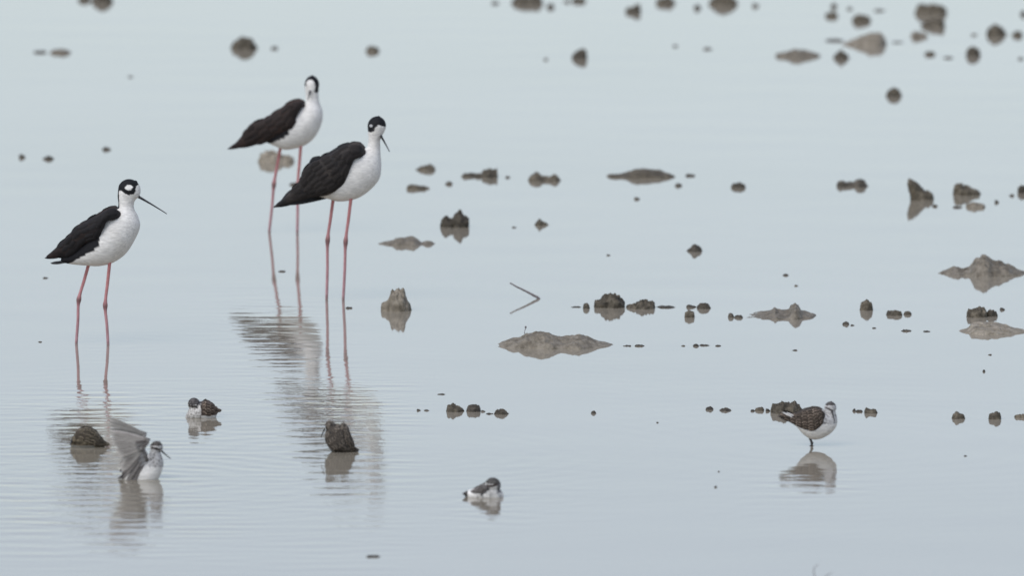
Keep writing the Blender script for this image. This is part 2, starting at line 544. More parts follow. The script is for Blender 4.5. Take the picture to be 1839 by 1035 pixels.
clod('squarish clod just below the slanting sliver', 570, [(1229, 571), (1230, 561), (1238, 557), (1246, 561), (1248, 570)], steep=0.3)
clod('small black knob at the left tip of the lumpy bank', 570, dome(1313, 11, 9, 570), mat=M_DARK)
clod('flat crumbly clod between the black knob and the lumpy bank', 571, dome(1326, 18, 5, 571), mat=M_DARK)
clod('tall upright dark clod right of the lumpy bank', 557, [(1544, 557), (1546, 544), (1556, 537), (1565, 544), (1568, 557)], steep=0.28)
clod('low wide clod right of the tall upright clod', 566, [(1590, 567), (1595, 559), (1604, 557), (1618, 559), (1621, 566)], mat=M_CLOD)
clod('small peaked clod at the right end of the low wide clod', 565, dome(1630, 15, 7, 565))
clod('left half of the twin clod above the flat bank by the right edge', 569, [(1735, 571), (1738, 558), (1748, 556), (1758, 551), (1770, 556), (1774, 570)], steep=0.35)
clod('right half of the twin clod above the flat bank by the right edge', 568, dome(1781, 22, 13, 568))
clod('small round dark clod between the lumpy bank and the tall clod', 583, dome(1519, 14, 6, 583), mat=M_DARK)
clod('left chunky clod of the pair in front of the centre', 739, [(801, 741), (804, 729), (812, 726), (822, 729), (829, 734), (836, 741)], steep=0.35)
clod('right dark chunky clod of the pair in front of the centre', 739, [(836, 741), (842, 728), (850, 726), (861, 729), (864, 740)], steep=0.35, mat=M_DARK)
clod('small low clod right of the pair in front of the centre', 744, [(886, 745), (891, 738), (900, 735), (908, 738), (914, 744)])
clod('low knobby clod behind the tail of the standing sandpiper', 741, [(1384, 742), (1388, 728), (1396, 727), (1403, 722), (1410, 726), (1418, 727), (1426, 722), (1434, 730), (1440, 736), (1444, 741)], steep=0.3)
clod('small clod second left of the knobby clod by the standing sandpiper', 738, dome(1364, 18, 7, 738))
clod('small bumpy clod third left of the standing sandpiper', 738, [(1289, 739), (1296, 735), (1303, 732), (1308, 735), (1315, 739)], mat=M_DARK)
clod('tiny clod at the left end of the row behind the standing sandpiper', 736, dome(1274, 15, 6, 736), mat=M_DARK)
clod('lumpy clod right of the standing sandpiper', 742, [(1551, 743), (1554, 733), (1563, 735), (1572, 735), (1577, 742)])
clod('little clod between the standing sandpiper and the lumpy clod', 740, dome(1543, 14, 5, 740), mat=M_DARK)
clod('rounded dark clod at lower right, left one of three', 752, dome(1721, 25, 12, 752))
clod('blocky dark clod at lower right, middle one of three', 753, [(1775, 753), (1777, 743), (1784, 742), (1789, 739), (1796, 741), (1798, 752)], steep=0.3)
clod('low dark clod cut by the right edge, last of three', 750, dome(1833, 24, 7, 750))

# crumbs
for a in [
    ('crumb of mud right of the round clod at upper left', 493, 87, 14, 5),
    ('faint crumb between the top edge clods left of centre', 890, 6, 16, 5),
    ('crumb right of the wide clod at the top edge', 988, 13, 16, 9),
    ('faint crumb left of the small top edge clod', 1018, 3, 14, 5),
    ('crumb left of the large dark clod at the top edge', 1253, 15, 15, 8),
    ('faint crumb right of the large dark clod at the top edge', 1358, 11, 14, 7),
    ('faint crumb left of the slanting clod in the upper middle', 980, 107, 9, 4),
    ('left one of two faint crumbs under the large top edge clod', 1213, 83, 10, 4),
    ('right one of two faint crumbs under the large top edge clod', 1272, 88, 20, 4),
    ('faint crumb at the top edge left of the dark top right clod', 1497, 12, 14, 8),
    ('faint crumb just left above the dark clod at top right', 1526, 16, 12, 5),
    ('faint crumb just right above the dark clod at top right', 1580, 19, 24, 4),
    ('thin crumb at the left tip of the wedge shaped bank', 1496, 73, 40, 4),
    ('faint crumb at the right tip of the wedge shaped bank', 1612, 76, 22, 3),
    ('faint crumb right of the little clod under the twin lobed pair', 1703, 104, 20, 4),
    ('faint crumb left of the round dark clod at upper right', 1750, 63, 12, 4),
    ('crumb cut by the top right edge', 1838, 26, 12, 9),
    ('faint crumb at the upper right edge below the small clod', 1833, 106, 12, 4),
    ('left crumb of three near the left edge', 40, 283, 13, 7),
    ('middle crumb of three near the left edge', 86, 286, 24, 6),
    ('right crumb of three near the left edge', 191, 269, 17, 6),
    ('faint crumb in the open water at upper left', 235, 138, 12, 3),
    ('crumb between the legs of the farthest stilt', 526, 332, 18, 5),
    ('crumb between the slanted clod and the tailed clod', 806, 331, 15, 6),
    ('faint crumb right of the tailed clod', 912, 319, 10, 4),
    ('faint crumb left of the little pointed clod', 924, 409, 10, 3),
    ('crumb under the right end of the long thin bank', 1218, 334, 15, 6),
    ('crumb right of the long thin bank', 1240, 316, 20, 5),
    ('crumb below the long thin bank', 1144, 358, 12, 5),
    ('crumb at the right foot of the tall jagged clod', 1679, 371, 11, 5),
    ('faint crumb left of the flat olive clod', 1720, 373, 20, 4),
    ('crumb right of the flat olive clod', 1790, 364, 9, 6),
    ('crumb left of the clod cut by the right edge', 1817, 352, 10, 5),
    ('left crumb of two in open water above the lumpy bank', 1411, 495, 12, 4),
    ('right crumb of two in open water above the lumpy bank', 1430, 514, 8, 3),
    ('crumb in open water below the thin bank at right', 1093, 459, 8, 3),
    ('crumb between the reflected legs of the farthest stilt', 506, 488, 16, 3),
    ('dark crumb touching the right leg of the middle stilt', 627, 554, 15, 4),
    ('crumb below the tail of the left stilt', 82, 500, 12, 3),
    ('crumb at the far left beside the legs of the left stilt', 72, 615, 9, 3),
    ('left end crumb of the thin row right of the long bank', 1126, 622, 18, 3),
    ('right end crumb of the thin row right of the long bank', 1149, 622, 20, 4),
    ('leftmost crumb of the thin row below the squarish clod', 1227, 622, 9, 3),
    ('round crumb in the thin row below the squarish clod', 1250, 622, 12, 5),
    ('long crumb in the thin row below the squarish clod', 1266, 621, 24, 3),
    ('last crumb of the thin row below the squarish clod', 1291, 622, 14, 3),
    ('crumb below the lumpy bank', 1427, 630, 12, 3),
    ('crumb right beside the small round dark clod', 1531, 585, 9, 3),
    ('crumb below the tall upright clod', 1570, 590, 9, 3),
    ('crumb below the low wide clod', 1627, 595, 22, 4),
    ('crumb left of the flat bank by the right edge', 1664, 596, 16, 3),
    ('crumb right of the twin clod by the right edge', 1800, 557, 11, 5),
    ('crumb below the flat bank by the right edge', 1778, 638, 8, 3),
    ('single crumb above the three dark clods at lower right', 1767, 668, 6, 5),
    ('single crumb below the three dark clods at lower right', 1734, 820, 7, 3),
    ('left of two crumbs left of the chunky pair', 752, 738, 8, 4),
    ('right of two crumbs left of the chunky pair', 766, 738, 12, 3),
    ('flat faint crumb above the chunky pair', 793, 709, 17, 3),
    ('crumb touching the right side of the chunky pair', 868, 740, 9, 4),
    ('crumb between the chunky pair and the small low clod', 879, 744, 17, 3),
    ('lone crumb right of the small low clod in front', 1066, 743, 10, 6),
    ('tiny crumb in open water below and right of the lone crumb', 1181, 760, 5, 3),
    ('dark crumb of two in the lower middle, nearer one', 1285, 876, 6, 4),
    ('dark crumb of two in the lower middle, farther one', 1291, 848, 5, 3),
    ('crumb just left of the second small clod by the standing sandpiper', 1352, 739, 9, 4),
    ('crumb touching the left side of the knobby clod', 1379, 739, 9, 6),
    ('crumb just right of the standing sandpiper', 1534, 739, 7, 6),
    ('flat dark crumb near the bottom edge left of centre', 670, 1001, 28, 4),
]:
    crumb(*a)

# ------------------------------------------------------------------ twigs and stems
def tube(pts, rads, n=8):
    verts, faces = [], []
    pts = [Vector(p) for p in pts]
    for i, p in enumerate(pts):
        d = (pts[min(i + 1, len(pts) - 1)] - pts[max(i - 1, 0)]).normalized()
        a = d.cross(Vector((0, 1, 0.13)))
        a = a.normalized() if a.length > 1e-4 else Vector((1, 0, 0))
        b = d.cross(a).normalized()
        for k in range(n):
            t = 2 * math.pi * k / n
            verts.append(p + (a * math.cos(t) + b * math.sin(t)) * rads[i])
    for i in range(len(pts) - 1):
        for k in range(n):
            faces.append((i * n + k, i * n + (k + 1) % n, (i + 1) * n + (k + 1) % n, (i + 1) * n + k))
    faces.append(tuple(range(n))[::-1])
    faces.append(tuple(range((len(pts) - 1) * n, len(pts) * n)))
    return verts, faces


def catmull(vals, m):
    """smooth resampling of a list of equal-length tuples"""
    a = np.array(vals, dtype=float)
    n = len(a)
    t = np.linspace(0, n - 1, m)
    out = []
    for x in t:
        i = min(int(x), n - 2)
        f = x - i
        p0, p1, p2, p3 = a[max(i - 1, 0)], a[i], a[i + 1], a[min(i + 2, n - 1)]
        out.append(0.5 * ((2 * p1) + (-p0 + p2) * f + (2 * p0 - 5 * p1 + 4 * p2 - p3) * f * f + (-p0 + 3 * p1 - 3 * p2 + p3) * f ** 3))
    return np.array(out)


class Frame:
    """a thing's own upright frame: px() gives metres from the thing's foot for a photograph pixel"""
    def __init__(s, px, wl):
        s.o, s.s = ground(px, wl)
        s.px0, s.wl = px, wl

    def p(s, x, y, d=0.0):
        return Vector(((x - s.px0) / s.s, d / s.s, (s.wl - y) / (s.s * math.cos(PITCH))))


def stem(name, label, cat, px, wl, pts, r0, r1, mat=M_TWIG):
    f = Frame(px, wl)
    q = catmull(pts, 24)
    P = [f.p(*a) for a in q]
    P = [p + Vector((noise.noise(p * 90) * 0.0006, 0, noise.noise(p * 80 + Vector((5, 5, 5))) * 0.0006)) for p in P]
    rr = [(r0 + (r1 - r0) * i / 23) * (1 + 0.2 * noise.noise(P[i] * 150)) for i in range(24)]
    v, fa = tube(P, rr)
    o = mesh_obj(name, v, fa, mat)
    o.location = f.o
    tag(o, label, cat)
    return o


stem('twig', 'thin bare twig leaning left out of the water near the centre', 'twig', 967, 537,
     [(971, 543, 0), (966, 535, 0), (958, 531, 2), (945, 524, 4), (930, 517, 6), (916, 509.5, 9)], 0.0038, 0.0018)
st = stem('plant_stem', 'tiny upright stem with a round head standing on the long low bank', 'stem', 943, 610,
          [(942, 612, 0), (943, 604, 0), (942, 597, 0), (944, 590, 0)], 0.0008, 0.0008)
v_, f_ = [], []
for i in range(7):
    for k in range(10):
        th, ph = math.pi * i / 6, 2 * math.pi * k / 10
        v_.append(Frame(943, 610).p(944, 588) + Vector((math.sin(th) * math.cos(ph), math.sin(th) * math.sin(ph), math.cos(th) * 1.2)) * 0.0026)
for i in range(6):
    for k in range(10):
        f_.append((i * 10 + k, i * 10 + (k + 1) % 10, (i + 1) * 10 + (k + 1) % 10, (i + 1) * 10 + k))
mesh_obj('seed_head', v_, f_, M_TWIG, st)
stem('grass_stem', 'thin curved stem rising at the bottom edge right of the middle, left one', 'stem', 1466, 1052,
     [(1468, 1056, 0), (1464, 1040, 0), (1461, 1029, 0), (1463, 1020, 0), (1470, 1014, 0)], 0.0012, 0.0006)
stem('grass_stem', 'short slanting stem at the bottom edge, right one of two', 'stem', 1478, 1048,
     [(1474, 1052, 0), (1480, 1040, 0), (1487, 1033, 0), (1494, 1030, 0)], 0.0012, 0.0006)

# ------------------------------------------------------------------ birds
def lofted(f, ribs, m=90, n=44, power=1.0, dofs=None):
    """ribs: (Tx, Ty, Bx, By, halfwidth[, depth offset]) in pixels of the bird's own frame"""
    ribs = [r if len(r) == 6 else (*r, 0.0) for r in ribs]
    q = catmull(ribs, m)
    verts, faces, uv = [], [], []
    for i, r in enumerate(q):
        T = f.p(r[0], r[1]); B = f.p(r[2], r[3])
        c = (T + B) / 2; h = (T - B) / 2
        w = max(r[4], 0.3) / f.s
        t = i / (m - 1)
        for k in range(n):
            a = 2 * math.pi * k / n
            ca, sa = math.cos(a), math.sin(a)
            verts.append(c + h * ca + Vector((0, -w * sa + r[5] / f.s, 0)))
            uv.append((t, a))
    for i in range(m - 1):
        for k in range(n):
            faces.append((i * n + k, i * n + (k + 1) % n, (i + 1) * n + (k + 1) % n, (i + 1) * n + k))
    for e in (0, m - 1):                                 # round the two ends off
        ring = [verts[e * n + k] for k in range(n)]
        c = sum(ring, Vector()) / n
        nb = 1 if e == 0 else m - 2
        cn = sum((verts[nb * n + k] for k in range(n)), Vector()) / n
        d = (c - cn).normalized() * (sum((v - c).length for v in ring) / n) * 0.55
        mid = [c + (v - c) * 0.62 + d * 0.7 for v in ring]
        b = len(verts)
        verts += mid
        uv += [(0 if e == 0 else 1, 0)] * n
        verts.append(c + d)
        uv.append((0 if e == 0 else 1, 0))
        for k in range(n):
            k2 = (k + 1) % n
            if e == 0:
                faces.append((b + k, b + k2, e * n + k2, e * n + k)); faces.append((b + n, b + k2, b + k))
            else:
                faces.append((e * n + k, e * n + k2, b + k2, b + k)); faces.append((b + k, b + k2, b + n))
    return verts, faces, uv


def ellipsoid(f, cx, cy, rx, ry, rd, rot=0.0, dep=0.0, nu=20, nv=28):
    verts, faces = [], []
    c = f.p(cx, cy, dep)
    cr, sr = math.cos(rot), math.sin(rot)
    for i in range(nu + 1):
        th = math.pi * i / nu
        for k in range(nv):
            ph = 2 * math.pi * k / nv
            x = rx * math.cos(th); z = ry * math.sin(th) * math.cos(ph); y = rd * math.sin(th) * math.sin(ph)
            verts.append(c + Vector((x * cr - z * sr, y, x * sr + z * cr)) / f.s)
    for i in range(nu):
        for k in range(nv):
            faces.append((i * nv + k, i * nv + (k + 1) % nv, (i + 1) * nv + (k + 1) % nv, (i + 1) * nv + k))
    return verts, faces


def merge(parts):
    V, F = [], []
    for v, fa in parts:
        b = len(V)
        V += list(v)
        F += [tuple(i + b for i in q) for q in fa]
    return V, F


def remeshed(V, F, voxel=0.0013, smooth=6):
    me = bpy.data.meshes.new('tmp')
    me.from_pydata([tuple(v) for v in V], [], F)
    o = bpy.data.objects.new('tmp', me)
    C.objects.link(o)
    r = o.modifiers.new('r', 'REMESH'); r.mode = 'VOXEL'; r.voxel_size = voxel
    s = o.modifiers.new('s', 'SMOOTH'); s.iterations = smooth; s.factor = 0.5
    dg = bpy.context.evaluated_depsgraph_get()
    ev = o.evaluated_get(dg)
    m2 = ev.to_mesh()
    V2 = [v.co.copy() for v in m2.vertices]
    F2 = [tuple(p.vertices) for p in m2.polygons]
    ev.to_mesh_clear()
    bpy.data.objects.remove(o, do_unlink=True)
    bpy.data.meshes.remove(me)
    return V2, F2


def pip(x, y, poly):
    ins = False
    j = len(poly) - 1
    for i in range(len(poly)):
        xi, yi = poly[i]; xj, yj = poly[j]
        if (yi > y) != (yj > y) and x < (xj - xi) * (y - yi) / (yj - yi) + xi:
            ins = not ins
        j = i
    return ins


def segd(x, y, pts):
    best = 1e9
    for (ax, ay), (bx, by) in zip(pts[:-1], pts[1:]):
        dx, dy = bx - ax, by - ay
        t = max(0, min(1, ((x - ax) * dx + (y - ay) * dy) / (dx * dx + dy * dy + 1e-9)))
        best = min(best, math.hypot(x - ax - t * dx, y - ay - t * dy))
    return best


def back_px(f, v):
    return v.x * f.s + f.px0, f.wl - v.z * f.s * math.cos(PITCH), v.y * f.s


def paint(f, V, fn):
    return [fn(*back_px(f, v), v) for v in V]


def mixc(a, b, t):
    t = max(0, min(1, t))
    return tuple(a[i] * (1 - t) + b[i] * t for i in range(3))


def feather(base, d, nrm, length, width, curl=0.15, seg=6, c_in=(.05, .04, .03), c_rim=(.3, .26, .2), tip=0.5, pointed=1.0, thick=0.0004):
    """one vane: a cambered blade with its own edge thickness; returns verts, faces, colours"""
    d = d.normalized()
    side = d.cross(nrm).normalized()
    up = side.cross(d).normalized()
    V, F, K = [], [], []
    for sgn in (1, -1):
        for i in range(seg + 1):
            t = i / seg
            w = width * (0.25 + 0.75 * math.sin(math.pi * min(1, t * 0.62 + 0.1)) ** 0.8) * (1 - max(0, (t - 0.55) / 0.45) ** 2.2 * pointed)
            w = max(w, width * 0.03)
            for j in range(5):
                s = (j - 2) / 2
                p = base + d * length * t + side * w * s + up * (curl * length * math.sin(t * math.pi) * 0.4 - abs(s) ** 2 * w * 0.25)
                p = p + up * thick * sgn * (1 - abs(s) * 0.8)
                V.append(p)
                e = max(abs(s) ** 3 * 0.75, max(0, (t - 0.7) / 0.3) ** 2) * tip * 2
                K.append(mixc(c_in, c_rim, e))
    h = (seg + 1) * 5
    for i in range(seg):
        for j in range(4):
            a = i * 5 + j
            F.append((a, a + 1, a + 6, a + 5))
            F.append((h + a, h + a + 5, h + a + 6, h + a + 1))
    return V, F, K


class Feathers:
    def __init__(s): s.V, s.F, s.K = [], [], []
    def add(s, *a, **k):
        V, F, K = feather(*a, **k)
        b = len(s.V)
        s.V += V; s.K += K
        s.F += [tuple(i + b for i in q) for q in F]
    def build(s, name, mat, parent, stuff=True):
        o = mesh_obj(name, s.V, s.F, mat, parent, s.K)
        if stuff: o['kind'] = 'stuff'
        return o


def coverts(f, ribs, root, rnd, rows=11, length=7.0, width=3.2, c_in=(.05, .04, .03), c_rim=(.3, .26, .2), lift=0.12, t0=0.12, t1=0.97,
            a0=0.12, a1=0.88, side=1, rim=0.5, vary=0.3, name='covert_feathers'):
    """rows of overlapping feathers lying on a lofted wing, pointing to its tip"""
    ribs = [r if len(r) == 6 else (*r, 0.0) for r in ribs]
    q = catmull(ribs, 60)
    F = Feathers()

    def surf(t, a):
        x = max(0, min(58.999, t * 59)); i = int(x); fr = x - i
        r = q[i] * (1 - fr) + q[i + 1] * fr
        T = f.p(r[0], r[1]); B = f.p(r[2], r[3])
        w = r[4] / f.s
        return (T + B) / 2 + (T - B) / 2 * math.cos(a) + Vector((0, -w * math.sin(a) * side + r[5] / f.s, 0)), (T - B).length
    for i in range(rows):
        t = t1 - (t1 - t0) * i / (rows - 1)              # from the tip end towards the shoulder, so later rows overlap earlier ones
        _, hh = surf(t, 0)
        cnt = max(3, int(hh * f.s / width * 1.15))
        for k in range(cnt):
            a = math.pi * (a0 + (a1 - a0) * (k + (0.5 if i % 2 else 0.1) + rnd.uniform(-.15, .15)) / cnt)
            p, _ = surf(t, a)
            p2, _ = surf(min(1, t + 0.04), a)
            pa, _ = surf(t, a + 0.1)
            d = p2 - p
            if d.length < 1e-6: continue
            nrm = d.cross(pa - p)
            if nrm.length < 1e-12: continue
            nrm.normalize()
            if nrm.y * side > 0: nrm = -nrm
            g = 1 + rnd.uniform(-vary, vary)
            g2 = 1 + rnd.uniform(-vary, vary); ci = tuple(c * g for c in c_in); cr = tuple(c * g2 for c in c_rim)
            L = length * rnd.uniform(.85, 1.2) / f.s
            dd = (d.normalized() + nrm * rnd.uniform(lift * .4, lift)).normalized()
            F.add(p - dd * L * 0.25 + nrm * 0.0006, dd, nrm, L, width * rnd.uniform(.45, .6) / f.s, 0.05, 4, ci, cr, rim, 0.7)
    return F.build(name, M_PLUME if side > -2 else M_PLUME, root)


def leg_part(f, pts, root, mat, r_top, r_joint, r_low, deps, joint=1):
    """pts: hip, ankle joint, foot; extended below the surface"""
    a, b, c = pts
    e = (c[0] + (c[0] - b[0]) * 0.12, c[1] + 26)
    ctrl = [(*a, deps[0]), ((a[0] + b[0]) / 2, (a[1] + b[1]) / 2, (deps[0] + deps[1]) / 2), (*b, deps[1]),
            ((b[0] + c[0]) / 2 + 0.5, (b[1] + c[1]) / 2, deps[1]), (*c, deps[1]), (*e, deps[1])]
    q = catmull(ctrl, 60)
    P = [f.p(*x) for x in q]
    rr = []
    for i in range(60):
        t = i / 59 * 5
        base = r_top + (r_low - r_top) * min(1, t / 2.2)
        rr.append(base + (r_joint - base) * math.exp(-((t - 2) / 0.18) ** 2))
    v, fa = tube(P, rr, 12)
    if mat is not M_LEG: return mesh_obj('leg', v, fa, mat, root)
    cols = []
    for i in range(60):
        t = i / 59 * 5
        k = math.exp(-((t - 2.05) / 0.16) ** 2) * 0.75 + math.exp(-((t - 3.95) / 0.10) ** 2) * 0.5
        c0 = mixc((.56, .215, .205), (.46, .27, .29), min(1, t / 4))
        cols += [mixc(c0, (.14, .09, .08), k)] * 12
    return mesh_obj('leg', v, fa, M_LEGC, root, cols)


def bill_part(f, a, b, root, r0, r1, bend=0.0, dep0=0, dep1=0, mat=None, name='bill'):
    ax, ay = a; bx, by = b
    pts = []
    for i in range(12):
        t = i / 11
        pts.append(f.p(ax + (bx - ax) * t, ay + (by - ay) * t + bend * math.sin(t * math.pi / 1.2), dep0 + (dep1 - dep0) * t))
    rr = [r0 + (r1 - r0) * (i / 11) ** 0.6 for i in range(12)]
    v, fa = tube(pts, rr, 10)
    return mesh_obj(name, v, fa, mat or M_BILL, root)


def eye_part(f, x, y, dep, r, root):
    v, fa = ellipsoid(f, x, y, r, r, r * 0.7, 0, dep, 10, 14)
    return mesh_obj('eye', v, fa, M_EYE, root)


WHITE = (0.86, 0.84, 0.79)


def head(cx, cy, rx, ry, phi, w, ts=(-0.35, 0.0, 0.3, 0.55, 0.76, 0.91, 0.985)):
    """ribs of a rounded head whose axis rises at phi degrees"""
    a = (math.cos(R(phi)), -math.sin(R(phi)))
    n = (-math.sin(R(phi)), -math.cos(R(phi)))
    out = []
    for t in ts:
        c = math.sqrt(1 - t * t)
        x, y = cx + a[0] * t * ry, cy + a[1] * t * ry
        out.append((x + n[0] * c * rx, y + n[1] * c * rx, x - n[0] * c * rx, y - n[1] * c * rx, w * c))
    return out
BLACK = (0.012, 0.012, 0.014)


def stilt(px, wl, label, ribs, body_col, wing, wing_col, tail, bill, eyes, legs, rnd, tips, extra=None, bill_dep=(-4, -8)):
    f = Frame(px, wl)
    root = empty('stilt', f.o)
    tag(root, label, 'stilt', 'black and white stilts wading on long pink legs')
    V, F, _ = lofted(f, ribs, 150, 56)
    mesh_obj('body', V, F, M_PLUME, root, paint(f, V, body_col))
    for side in (1, -1):
        wr = [(r[0], r[1], r[2], r[3], r[4], -side * r[5]) for r in wing]
        V, F, _ = lofted(f, wr, 80, 32)
        w = mesh_obj('wing', V, F, M_BLACKF, root, paint(f, V, wing_col))
        ft = Feathers()
        for (bx, by, tx, ty, wd) in tips:
            base, end = f.p(bx, by, -side * 11), f.p(tx, ty, -side * 3)
            d = end - base
            ft.add(base, d, Vector((0, -side, 0.15)), d.length, wd / f.s, 0.02, 8, BLACK, (.03, .03, .035), .5, 0.9)
        o = ft.build('flight_feathers', M_BLACKF, w)
        cv = coverts(f, wr, w, rnd, rows=8, t1=0.74, length=19, width=10, c_in=extra['cin'] if extra else (.016, .015, .016),
                     c_rim=extra['crim'] if extra else (.028, .024, .022), lift=extra['lift'] if extra else 0.005, side=side, rim=.2)
    tf = Feathers()
    for i, (bx, by, tx, ty, wd) in enumerate(tail):
        base, end = f.p(bx, by, (i - 1) * 3), f.p(tx, ty, (i - 1) * 4)
        d = end - base
        tf.add(base, d, Vector((0, -0.6, 1)), d.length, wd / f.s, 0.02, 8, (.02, .02, .02), (.05, .05, .05), .4, 0.8)
    t = tf.build('tail', M_BLACKF, root)
    bill_part(f, bill[0], bill[1], root, 0.0038, 0.0010, bend=-0.8, dep0=bill_dep[0], dep1=bill_dep[1])
    for e in eyes: eye_part(f, *e, root)
    for (pts, deps) in legs:
        leg_part(f, pts, root, M_LEG, 0.0042, 0.0062, 0.0036, deps)
    return root


def white_var(x, y, d, v):
    n = noise.noise(v * 45) * 0.05 + noise.fractal(v * 120, .8, 2.1, 4) * 0.05
    return mixc(tuple(c * (0.97 + n) for c in WHITE), (.62, .58, .50), max(0, noise.noise(v * 22 + Vector((3, 3, 3)))) * .6)


# --- left stilt
cap1 = [(205, 343), (212.6, 344), (218, 341), (224, 346), (232, 349), (240.6, 347.5), (244.5, 341), (245.5, 333.5), (250, 331), (250, 315), (205, 315)]
def col1(x, y, d, v):
    if pip(x, y, cap1):
        if ((x - 232.5) / 7.2) ** 2 + ((y - 335.7) / 4.8) ** 2 < 1 and abs(d) > 4: return WHITE
        return BLACK
    if segd(x, y, [(212.5, 342), (212.5, 352), (213, 362), (213.5, 372), (207, 375)]) < 2.0 and abs(d) < 13: return BLACK
    if x < 180 and y < 440 - (x - 180) * 0.6: return BLACK
    return white_var(x, y, d, v)


ribs1 = [(112, 462, 113, 472, 6), (130, 450, 131, 475, 14), (150, 430, 154, 477, 24), (168, 411, 178, 478, 33), (183, 395, 203, 472, 37),
         (195, 383, 226, 456, 37), (204, 377, 242, 432, 33), (210, 374, 252, 408, 27), (213, 370, 249, 390, 20), (213, 362, 242, 376, 15.5),
         (212, 353, 241, 367, 15), *head(233, 342, 20.5, 20, 52, 17)]
wing1 = [(214, 376, 219, 387, 4, 22), (205, 372, 210, 391, 7, 28), (192, 377, 194, 395, 8, 31), (176, 386, 185, 412, 9, 31), (158, 396, 177, 428, 9, 27), (138, 408, 156, 435, 8, 21), (122, 425, 141, 449, 7, 15),
         (108, 439, 132, 459, 6, 10), (95, 451, 110, 462, 4, 6), (84, 460, 90, 464, 2, 3)]
stilt(166, 618, 'nearest stilt at left, in profile facing right with a white eye spot', ribs1, col1, wing1,
      lambda x, y, d, v: mixc(BLACK, (.03, .02, .018), 0.5 + noise.noise(v * 40)),
      [(128, 468, 93, 473.5, 4), (128, 469, 91, 472.5, 4), (130, 470, 95, 471.5, 4)],
      ((250, 353.5), (300.5, 384)), [(231.5, 342.5, -15.5, 2.2), (231.5, 342.5, 15.5, 2.2)],
      [([(161, 470), (141.6, 539), (136.8, 618)], (14, 10)), ([(198, 468), (189.4, 548), (194.3, 618)], (-12, -10))],
      random.Random(1), [(140, 440, 81, 464, 5), (138, 448, 84, 464.5, 5), (150, 432, 92, 457, 6), (136, 452, 100, 462, 5)])

# --- farthest stilt, head turned to the camera
def col2(x, y, d, v):
    if y < 168:
        face = ((x - 558) / 8.5) ** 2 + ((y - 155) / 13) ** 2 < 1 and d < 2
        if not face and (y < 158 or (x > 565 and y < 165)) and (y < 147 or x > 564 or d > 2): return BLACK
        if x < 550.5 and 144 < y < 154: return (0.12, 0.12, 0.12)
    if d > 8 and y < 190: return BLACK
    if x < 520 and y < 240 - (x - 520) * 0.5: return BLACK
    return white_var(x, y, d, v)


ribs2 = [(455, 249, 458, 257, 6), (472, 238, 478, 256, 14), (490, 222, 493, 262, 23), (508, 205, 513, 269, 31), (524, 192, 543, 263, 35),
         (537, 187, 564, 248, 34), (545, 186, 577, 224, 30), (549, 185, 580, 203, 24), (549.5, 180, 574, 184, 15), (549.5, 172, 572.5, 173, 13),
         *head(560.5, 153, 13.2, 17, 88, 15.5)]
wing2 = [(545, 181, 549, 190, 4, 16), (536, 180, 542, 193, 7, 24), (522, 184, 534, 208, 9, 29), (506, 195, 529, 226, 9, 30), (488, 207, 511, 237, 9, 26), (468, 217, 490, 246, 8, 20),
         (449, 225, 475, 256, 7, 14), (438, 240, 452, 260, 5, 9), (424, 256, 430, 265, 3, 5), (413, 265, 416, 268, 1.5, 3)]
stilt(513, 418, 'farthest stilt, its head turned to face the camera', ribs2, col2, wing2,
      lambda x, y, d, v: mixc((.014, .013, .014), (.060, .034, .026), 0.4 + noise.noise(v * 30)),
      [(470, 252, 426, 264, 4), (470, 254, 424, 266, 4), (472, 255, 430, 266, 4)],
      ((557.5, 163), (553.5, 178)), [(549.8, 151, -8, 1.9), (567.5, 152, -12, 1.9)],
      [([(504, 264), (492, 332), (483.4, 418)], (12, 10)), ([(541, 256), (534.5, 336), (534, 418)], (-10, -8))],
      random.Random(2), [(455, 246, 409, 268, 4), (460, 250, 413, 268, 4), (462, 240, 420, 262, 5)],
      dict(cin=(.024, .018, .016), crim=(.058, .038, .030), lift=0.006), (-15, -30))

# --- middle stilt, ruffled
cap3 = [(655, 236), (663, 237), (671, 236), (674.6, 228), (680, 223), (691, 227), (700, 226), (700, 200), (655, 200)]
def col3(x, y, d, v):
    if pip(x, y, cap3) or (d > 6 and y < 240):
        if (x - 666.5) ** 2 + ((y - 225)) ** 2 < 6.5 and d < 0: return (.55, .55, .55)
        return BLACK
    if x < 600 and y < 330 - (x - 600) * 0.7: return BLACK
    return white_var(x, y, d, v)


